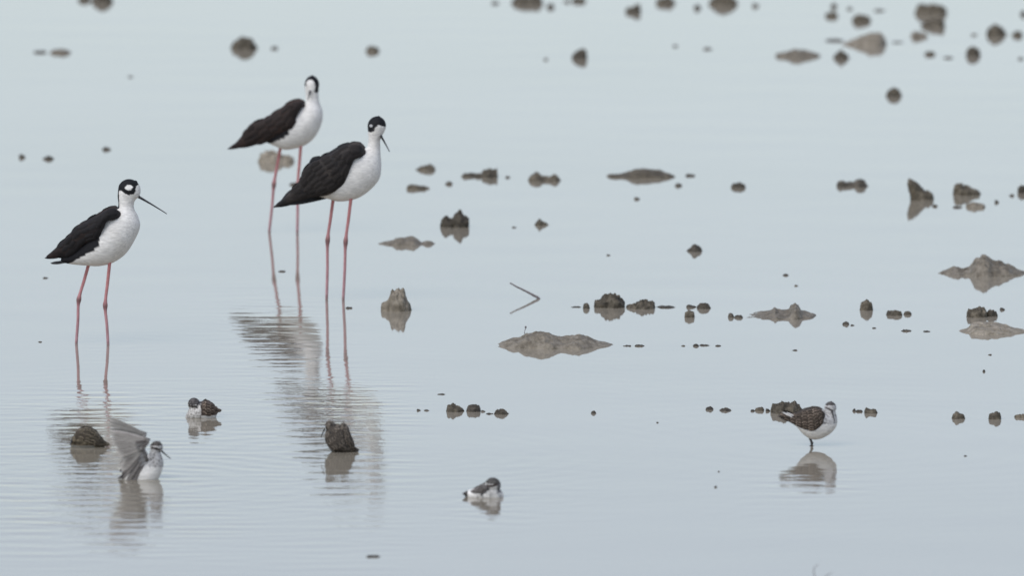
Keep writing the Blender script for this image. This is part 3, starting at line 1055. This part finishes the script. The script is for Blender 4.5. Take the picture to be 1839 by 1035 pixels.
ribs3 = [(560, 340, 566, 352, 8), (575, 322, 588, 357, 18), (592, 300, 610, 362, 28), (610, 283, 640, 357, 34), (628, 271, 664, 342, 35),
         (643, 266, 681, 322, 31), (654, 267, 685, 300, 25), (659, 265, 683.5, 275, 16), (661.5, 258, 683, 259, 13), (662, 248, 684, 249, 13),
         *head(677, 226.5, 16.5, 17.5, 78, 17)]
wing3 = [(653, 262, 657, 277, 5, 19), (644, 257, 648, 281, 8, 27), (622, 260, 637, 285, 10, 31), (606, 267, 627, 307, 11, 32), (584, 280, 619, 327, 11, 30), (562, 289, 602, 342, 10, 25),
         (547, 305, 585, 350, 9, 20), (538, 325, 562, 353, 7, 14), (522, 343, 540, 359, 5, 9), (508, 358, 516, 366, 3, 6), (495, 370, 499, 372, 1.5, 3)]
root3 = stilt(602, 538, 'middle stilt with ruffled brown wing feathers, standing left of centre', ribs3, col3, wing3,
      lambda x, y, d, v: mixc((.016, .015, .016), (.060, .050, .044), 0.35 + noise.noise(v * 30)),
      [(590, 350, 520, 366, 6), (592, 353, 515, 368, 6), (590, 352, 510, 369, 5)],
      ((684, 243), (700, 271.5)), [(671.5, 231.5, -14.5, 2.0), (690, 231, 8, 2.0)],
      [([(599, 355), (588.5, 432), (586.5, 538)], (14, 10)), ([(631, 353), (621, 433), (616.5, 538)], (-12, -10))],
      random.Random(3), [(560, 338, 491.5, 372.5, 7), (565, 342, 497, 372, 7), (552, 330, 505, 362, 8), (570, 345, 512, 368, 6),
                         (562, 298, 541, 318, 7), (570, 290, 548, 310, 7), (575, 284, 556, 291, 6), (560, 305, 545, 325, 7)],
      dict(cin=(.022, .019, .018), crim=(.052, .043, .037), lift=0.03), (-8, -16))

# --- sandpipers
BROWN_IN, BUFF = (.038, .028, .022), (.34, .27, .21)
GREYH = (.13, .125, .12)


def speckle(v, sc_=260):
    return noise.noise(v * sc_)


def piper(px, wl, label, parts, col, remesh=True, voxel=0.0011):
    f = Frame(px, wl)
    root = empty('sandpiper', f.o)
    tag(root, label, 'sandpiper', 'small brown and white sandpipers in the shallows')
    if remesh:
        V, F = merge([(lofted(f, p[1], 60, 32)[:2] if p[0] == 'l' else ellipsoid(f, *p[1:])) for p in parts])
        V, F = remeshed(V, F, voxel)
    else:
        V, F, _ = lofted(f, parts[0][1], 110, 44)
    mesh_obj('body', V, F, M_PLUME, root, paint(f, V, col))
    return f, root


def folded_wing(f, root, wing, seed, side=1, rows=10, length=6.5, width=3.6, tips=(), cin=BROWN_IN, crim=BUFF, rim=.5, lift=.05):
    rows, length, width = max(5, int(rows * .68)), length * 1.35, width * 1.45
    wr = [(r[0], r[1], r[2], r[3], r[4], -side * r[5]) for r in wing]
    V, F, _ = lofted(f, wr, 40, 24)
    w = mesh_obj('wing', V, F, M_PLUME, root, paint(f, V, lambda x, y, d, v: mixc(cin, (.08, .065, .05), .5 + speckle(v))))
    coverts(f, wr, w, random.Random(seed), rows=rows, length=length, width=width, c_in=cin, c_rim=crim, side=side, lift=lift, rim=rim, vary=.5)
    if tips:
        ft = Feathers()
        for (bx, by, tx, ty, wd) in tips:
            base, end = f.p(bx, by, -side * 7), f.p(tx, ty, -side * 2)
            d = end - base
            ft.add(base, d, Vector((0, -side, .3)), d.length, wd / f.s, 0.04, 8, (.02, .018, .016), (.12, .10, .085), .5, .9)
        ft.build('flight_feathers', M_PLUME, w)
    return w


# standing sandpiper
def col9(x, y, d, v):
    s = speckle(v)
    if (y < 728 + s * 2 or d > 4 and y < 740) and x > 1478: return mixc(GREYH, (.05, .045, .04), .5 + s)
    if x > 1478 and y < 745:
        if segd(x, y, [(1483, 732), (1489, 734), (1494, 737)]) < 1.6: return (.10, .09, .085)
        return mixc((.55, .54, .52), (.25, .24, .23), s * 1.5)
    if x > 1476 and y < 760: return mixc((.62, .61, .59), (.15, .14, .13), s * 2.2)
    if y < 752 - (x - 1440) * .1: return (.06, .05, .04)
    return tuple(c * (.97 + s * .05) for c in WHITE)


f9, r9 = piper(1457, 801, 'standing sandpiper at right, facing right on one dark leg', [
    ('l', [(1404, 744, 1405, 750, 3), (1422, 744, 1427, 764, 10), (1438, 738, 1443, 781, 18), (1452, 735, 1458, 789.5, 23), (1466, 734, 1474, 788.5, 24),
           (1476, 735, 1490, 780, 22), (1480, 738, 1501, 768, 18), (1480.5, 740, 1503.5, 757, 14), (1480, 738, 1502.5, 748, 11.5), *head(1491, 733.5, 10.8, 12, 82, 11)])], col9, remesh=False)
w9 = [(1478, 737, 1480, 752, 5, 18), (1470, 733, 1475, 762, 6, 22), (1458, 733, 1462, 772, 7, 21), (1444, 736, 1447, 771, 7, 17), (1430, 742, 1430, 764, 6, 11), (1418, 744, 1416, 757, 4, 6), (1408, 743, 1406, 750, 2, 3)]
folded_wing(f9, r9, w9, 5, 1, 12, 6.5, 3.6, [(1432, 752, 1397, 740, 2.4), (1432, 756, 1400, 748, 2.6), (1428, 758, 1404, 752, 2.4)])
folded_wing(f9, r9, w9, 6, -1, 9, 6.5, 3.6, [(1432, 748, 1402, 736, 2.4), (1432, 752, 1405, 738, 2.6)])
tf = Feathers()
for i, (bx, by, tx, ty) in enumerate([(1430, 757, 1398, 745), (1430, 760, 1400, 750), (1428, 758, 1396, 748)]):
    b_, e_ = f9.p(bx, by, (i - 1) * 2), f9.p(tx, ty, (i - 1) * 4)
    tf.add(b_, e_ - b_, Vector((0, -.7, 1)), (e_ - b_).length, 3.0 / f9.s, .03, 8, (.03, .026, .022), (.10, .085, .07), .5, .7)
for (bx, by, tx, ty) in [(1424, 749, 1404, 739), (1428, 747, 1412, 740)]:
    b_, e_ = f9.p(bx, by, -13), f9.p(tx, ty, -11)
    tf.add(b_, e_ - b_, Vector((0, -1, .3)), (e_ - b_).length, 1.4 / f9.s, .03, 8, (.66, .65, .62), (.6, .6, .58), .2, .8)
tf.build('tail', M_PLUME, r9)
bill_part(f9, (1493.5, 737.5), (1498.5, 755), r9, .0027, .0008, 0, -9, -14)
eye_part(f9, 1487.5, 733.2, -9.2, 1.5, r9)
eye_part(f9, 1497.5, 733.5, -7.5, 1.3, r9)
leg_part(f9, [(1453, 783), (1458, 796), (1456.5, 803)], r9, M_LEGD, .0032, .0042, .0026, (-3, -3))
v1, fa1 = [], []
for i, (tx, ty, dd) in enumerate([(1464, 802.5, -8), (1452, 802.5, -10), (1460, 803.5, -14)]):
    a_, b_ = f9.p(1457, 800.5, -3), f9.p(tx, ty, dd)
    v, fa = tube([a_, a_.lerp(b_, .5) + Vector((0, 0, .0006)), b_], [.0014, .0012, .0007], 8)
    v1, fa1 = merge([(v1, fa1), (v, fa)])
mesh_obj('foot', v1, fa1, M_LEGD, r9)

# flapping sandpiper
def col4(x, y, d, v):
    s = speckle(v)
    if x > 266 and y < 800 + s * 2: return mixc((.12, .11, .10), (.05, .045, .04), .5 + s)
    if x > 268 and y < 826:
        if segd(x, y, [(273, 804), (280, 804.5), (287, 807)]) < 1.8: return (.07, .06, .055)
        return mixc((.58, .57, .55), (.12, .11, .10), .25 + s * 2)
    if x > 268 and y < 838: return mixc((.6, .59, .57), (.18, .17, .16), s * 2.4)
    if x < 262 and y < 850 - (x - 225) * .62: return (.10, .09, .085)
    return tuple(c * (.97 + s * .05) for c in WHITE)


f4, r4 = piper(255, 861, 'bathing sandpiper at lower left with its wings raised', [
    ('l', [(220, 853, 224, 868, 6), (235, 843, 238, 874, 14), (250, 832, 256, 878, 20), (261, 823, 272, 876, 21), (267, 817, 286, 858, 19), (269.5, 811, 293.5, 836, 16),
           (270, 808, 291.5, 822, 12), *head(281, 804.5, 11.5, 12, 60, 11.5)])], col4, remesh=False)
bill_part(f4, (289, 809.5), (307, 824.5), r4, .0028, .0009, .5, 0, 0)
eye_part(f4, 280.5, 804.5, -11.2, 1.6, r4)
eye_part(f4, 280.5, 804.5, 11.2, 1.6, r4)
tf = Feathers()
for i in range(5):
    b_, e_ = f4.p(236 - i, 846 + i, (i - 2) * 3), f4.p(212 + i, 859.5 - i * .3, (i - 2) * 4)
    tf.add(b_, e_ - b_, Vector((0, -1, .6)), (e_ - b_).length, 3 / f4.s, .03, 8, (.03, .028, .028), (.16, .15, .14), .4, .7)
tf.build('tail', M_PLUME, r4)
for side in (1, -1):
    wrd = random.Random(20 + side)
    k = 0 if side == 1 else 1
    sh = f4.p(264, 826, -15 * side); el = f4.p(256 - 2 * k, 806, -26 * side); wr_ = f4.p(268 - 8 * k, 786 - 4 * k, -32 * side)
    v, fa = tube([sh, sh.lerp(el, .5), el, el.lerp(wr_, .5), wr_, wr_ + Vector((-9 / f4.s, 0, 4 / f4.s))], [.0055, .0055, .0045, .0045, .0045, .002], 12)
    w = mesh_obj('wing', v, fa, M_PLUME, r4, [(.22, .21, .20)] * len(v))
    ft = Feathers()
    cin, crim = ((.30, .275, .25), (.58, .55, .50)) if side == 1 else ((.40, .38, .35), (.60, .57, .53))
    for i in range(10):                                   # outer flight feathers fan from the wrist
        t = i / 9
        a = R(166 + 40 * t) if side == 1 else R(157 + 40 * t)
        L = (70 - 20 * t) * wrd.uniform(.97, 1.03)
        d = Vector((math.cos(a), -.10 * side * (1 - t), math.sin(a) if side == 1 else math.sin(a)))
        d = Vector((math.cos(a), -.12 * side, math.sin(a)))
        b_ = wr_.lerp(el, t * .45) + Vector((-4 / f4.s * (1 - t), 0, 0))
        g = wrd.uniform(.7, 1.25)
        ft.add(b_, d, Vector((.1, -side, .35)), L / f4.s, 4.6 / f4.s, .06, 12, tuple(c * g for c in cin), crim, .45, .8)
    for i in range(9):                                    # inner flight feathers hang behind the forearm
        t = i / 8
        a = R(213 + 28 * t)
        L = (50 + 16 * t) * wrd.uniform(.96, 1.04)
        g = wrd.uniform(.7, 1.25)
        d = Vector((math.cos(a), -.05 * side, math.sin(a)))
        b_ = wr_.lerp(el, min(1, .4 + t * .8)) if t < .7 else el.lerp(sh, (t - .7) / .3 * .8)
        ft.add(b_, d, Vector((.1, -side, .2)), L / f4.s, 4.4 / f4.s, .05, 10, tuple(c * g for c in cin), (.07, .06, .055) if t > .6 else crim, .5, .6)
    ft.build('flight_feathers', M_PLUME, w)
    cf = Feathers()
    for i in range(26):                                   # small lining feathers along the arm
        t = wrd.random()
        b_ = (sh.lerp(el, t * 2) if t < .5 else el.lerp(wr_, t * 2 - 1)) + Vector((wrd.uniform(-3, 3) / f4.s, -2.5 * side / f4.s, wrd.uniform(-2, 2) / f4.s))
        a = R(185 + wrd.uniform(-20, 35))
        g = wrd.uniform(.7, 1.3)
        cf.add(b_, Vector((math.cos(a), -.1 * side, math.sin(a))), Vector((.1, -side, .3)), wrd.uniform(14, 24) / f4.s, 3.4 / f4.s, .08, 6,
               tuple(c * g for c in ((.36, .35, .34) if t < .5 else (.07, .06, .055))), (.5, .49, .47), .35, .6)
    cf.build('covert_feathers', M_PLUME, w)

# preening sandpiper behind it
def col6(x, y, d, v):
    s = speckle(v)
    if x < 362:
        if y < 726 + s * 2.5: return mixc((.13, .12, .115), (.045, .04, .04), .5 + s * 1.6)
        if segd(x, y, [(340, 728), (347, 729), (353, 729)]) < 1.8: return (.08, .07, .06)
        return mixc((.62, .60, .56), (.26, .245, .22), .3 + s * 1.2)
    if y > 745: return mixc(WHITE, (.3, .3, .28), .3)
    return mixc(BROWN_IN, (.16, .13, .11), .5 + s * 1.5)


f6, r6 = piper(360, 750, 'preening sandpiper behind the flapping one, head bent to its side', [
    ('l', [(391, 735, 391, 740, 3), (385, 729, 386, 754, 12), (375, 722, 376, 758, 18), (364, 721, 364, 760, 20), (352, 724, 352, 761, 20), (342, 731, 341, 759, 17), (336, 742, 336, 756, 9)]),
    ('e', 348.5, 725.5, 11, 11.5, 11, 0.1, -6)], col6)
folded_wing(f6, r6, [(362, 725, 363, 742, 4, 15), (370, 721, 371, 746, 5, 17), (379, 725, 380, 746, 5, 13), (387, 731, 388, 743, 3, 7), (393, 736, 394, 739, 1.5, 3)], 7, 1, 7, 6, 3.6)
folded_wing(f6, r6, [(362, 724, 363, 742, 4, 15), (370, 720, 371, 746, 5, 17), (379, 724, 380, 746, 5, 13), (387, 731, 388, 743, 3, 7), (393, 736, 394, 739, 1.5, 3)], 8, -1, 7, 6, 3.6)
bill_part(f6, (352.5, 729), (360.5, 742), r6, .0026, .0010, 0, -15, -19)
eye_part(f6, 345.5, 728, -16.3, 1.5, r6)
tf = Feathers()
for i in range(3):
    b_, e_ = f6.p(384, 737 + i, (i - 1) * 3), f6.p(395, 737 + i, (i - 1) * 4)
    tf.add(b_, e_ - b_, Vector((0, -.3, 1)), (e_ - b_).length, 3 / f6.s, .02, 6, (.05, .045, .04), (.2, .18, .16), .4, .6)
tf.build('tail', M_PLUME, r6)

# sandpiper hunched with its back to the camera, right of the flapping one
def col7(x, y, d, v):
    s = speckle(v)
    if ((x - 626) / 8) ** 2 + ((y - 804) / 5) ** 2 < 1 or (x < 588 and y > 798): return mixc(WHITE, (.3, .29, .27), .3 + s)
    if x < 584 and y < 790: return mixc((.40, .38, .35), (.10, .09, .08), .4 + s)
    return mixc((.040, .034, .028), (.17, .145, .115), .5 + speckle(v, 130) * 1.5)


f7, r7 = piper(610, 811, 'hunched dark brown sandpiper with its back to the camera and white rump patch', [
    ('l', [(602, 822, 630, 822, 18), (597, 812, 634, 812, 21), (588, 801, 637, 801, 24), (583, 789, 634, 789, 23), (584, 777, 628, 778, 18), (590, 768, 620, 769, 12), (597, 764, 612, 765, 6)]),
    ('e', 593.5, 767, 9, 12.5, 11, .3, -2), ('e', 619, 776, 9.5, 17, 12, .22, -4)], col7)
bill_part(f7, (583, 770), (576.5, 786), r7, .0024, .0008, -.5, -4, -8)
eye_part(f7, 586.5, 767, -10.5, 1.4, r7)
folded_wing(f7, r7, [(596, 764, 589, 773, 4, 12), (611, 768, 586, 784, 5, 18), (617, 782, 591, 800, 5, 22), (622, 797, 603, 807, 5, 22), (629, 804, 620, 811, 3, 18), (634, 808, 630, 812, 2, 12)], 9, 1, 10, 7, 4.0,
            (), (.050, .042, .034), (.23, .195, .155), .5, .015)
folded_wing(f7, r7, [(616, 764, 611, 772, 4, 8), (626, 773, 613, 782, 5, 13), (633, 787, 618, 792, 5, 17), (637, 801, 627, 803, 4, 16), (641, 808, 636, 809, 2, 10)], 10, 1, 9, 7, 4.0,
            (), (.045, .038, .031), (.20, .17, .135), .5, .015)
tf = Feathers()
for i in range(4):
    b_, e_ = f7.p(630, 803 + i, -10), f7.p(645 - i * 1.5, 808 + i, -10 - i)
    tf.add(b_, e_ - b_, Vector((0, -1, .5)), (e_ - b_).length, 3 / f7.s, .02, 6, (.03, .03, .03), (.08, .075, .07), .4, .6)
tf.build('tail', M_PLUME, r7)

# crouched sandpiper at the far left
def col5(x, y, d, v):
    s = speckle(v)
    if y > 799 and x < 170: return (.25, .24, .21)
    return mixc((.055, .045, .030), (.20, .165, .110), .5 + speckle(v, 130) * 1.4)


f5, r5 = piper(158, 803, 'round brown sandpiper crouched low behind the flapping one', [
    ('l', [(191, 795, 191, 800, 3), (181, 785, 181, 808, 10), (171, 774, 171, 810, 17), (159, 769, 159, 812, 21), (146, 768.5, 146, 812, 21), (137, 775, 137, 810, 16), (131, 785, 131, 806, 9)]),
    ('e', 135, 790, 7, 8, 9, .3, -8)], col5)
bill_part(f5, (130.5, 788), (126.5, 798), r5, .0032, .0012, 0, -12, -16)
eye_part(f5, 131.5, 786.5, -14.5, 1.3, r5)
folded_wing(f5, r5, [(140, 772, 137, 790, 4, 14), (155, 768, 152, 795, 5, 18), (168, 772, 166, 799, 5, 16), (180, 784, 178, 801, 4, 10), (191, 796, 191, 800, 2, 4)], 11, 1, 9, 7, 4, (),
            (.060, .050, .036), (.26, .215, .15), .5, .015)
folded_wing(f5, r5, [(140, 772, 137, 790, 4, 14), (155, 768, 152, 795, 5, 18), (168, 772, 166, 799, 5, 16), (180, 784, 178, 801, 4, 10), (191, 796, 191, 800, 2, 4)], 12, -1, 7, 7, 4, (),
            (.060, .050, .036), (.26, .215, .15), .5, .015)

# sandpiper with its bill tucked to its breast, front middle
def col8(x, y, d, v):
    s = speckle(v)
    if (x - 885) ** 2 + (y - 872) ** 2 < 17 ** 2 and x > 868:
        if y < 868 + s * 2.5: return mixc((.12, .115, .105), (.045, .042, .04), .5 + s * 1.6)
        if segd(x, y, [(876, 872), (885, 871.5), (893, 869)]) < 2.2: return (.06, .045, .04)
        if x > 893: return mixc((.25, .24, .24), (.1, .1, .1), .4 + s)
        return mixc((.60, .59, .56), (.25, .24, .22), s * 2)
    if x < 851 and x > 840: return WHITE
    if x <= 840: return (.06, .055, .05)
    if y > 884: return mixc(WHITE, (.3, .29, .28), .25 + s)
    return mixc((.22, .20, .18), (.08, .07, .06), .5 + s * 1.4)


f8, r8 = piper(880, 893, 'sandpiper at front centre, floating with its bill turned back to its breast', [
    ('l', [(833, 885, 833, 890, 3), (842, 881, 842, 897, 9), (854, 877, 854, 901, 15), (866, 872, 868, 904, 19), (880, 870, 882, 906, 20), (892, 874, 894, 904, 17), (900, 882, 900, 899, 9)]),
    ('e', 885, 872, 14.5, 14.5, 13, 0, -5)], col8)
bill_part(f8, (878, 875), (862.5, 889.5), r8, .0027, .0012, 0, -17, -20)
eye_part(f8, 885, 871.3, -17.5, 1.6, r8)
eye_part(f8, 874, 871, -14, 1.3, r8)
folded_wing(f8, r8, [(876, 870, 877, 883, 4, 14), (868, 871, 868, 885, 4, 17), (859, 875, 859, 886, 4, 14), (851, 879, 851, 886, 3, 10), (846, 882, 846, 885, 1.5, 6)], 13, 1, 7, 5.5, 3.2, (),
            (.10, .09, .085), (.32, .30, .28), .4)
folded_wing(f8, r8, [(876, 870, 877, 883, 4, 14), (868, 871, 868, 885, 4, 17), (859, 875, 859, 886, 4, 14), (851, 879, 851, 886, 3, 10), (846, 882, 846, 885, 1.5, 6)], 14, -1, 6, 5.5, 3.2, (),
            (.10, .09, .085), (.32, .30, .28), .4)
tf = Feathers()
for i in range(4):
    b_, e_ = f8.p(841, 884 + i, (i - 1.5) * 2), f8.p(830 + i * .7, 887 + i * .5, (i - 1.5) * 3)
    tf.add(b_, e_ - b_, Vector((0, -.3, 1)), (e_ - b_).length, 3 / f8.s, .02, 6, (.04, .038, .036), (.10, .09, .085), .4, .6)
tf.build('tail', M_PLUME, r8)

bpy.context.view_layer.update()
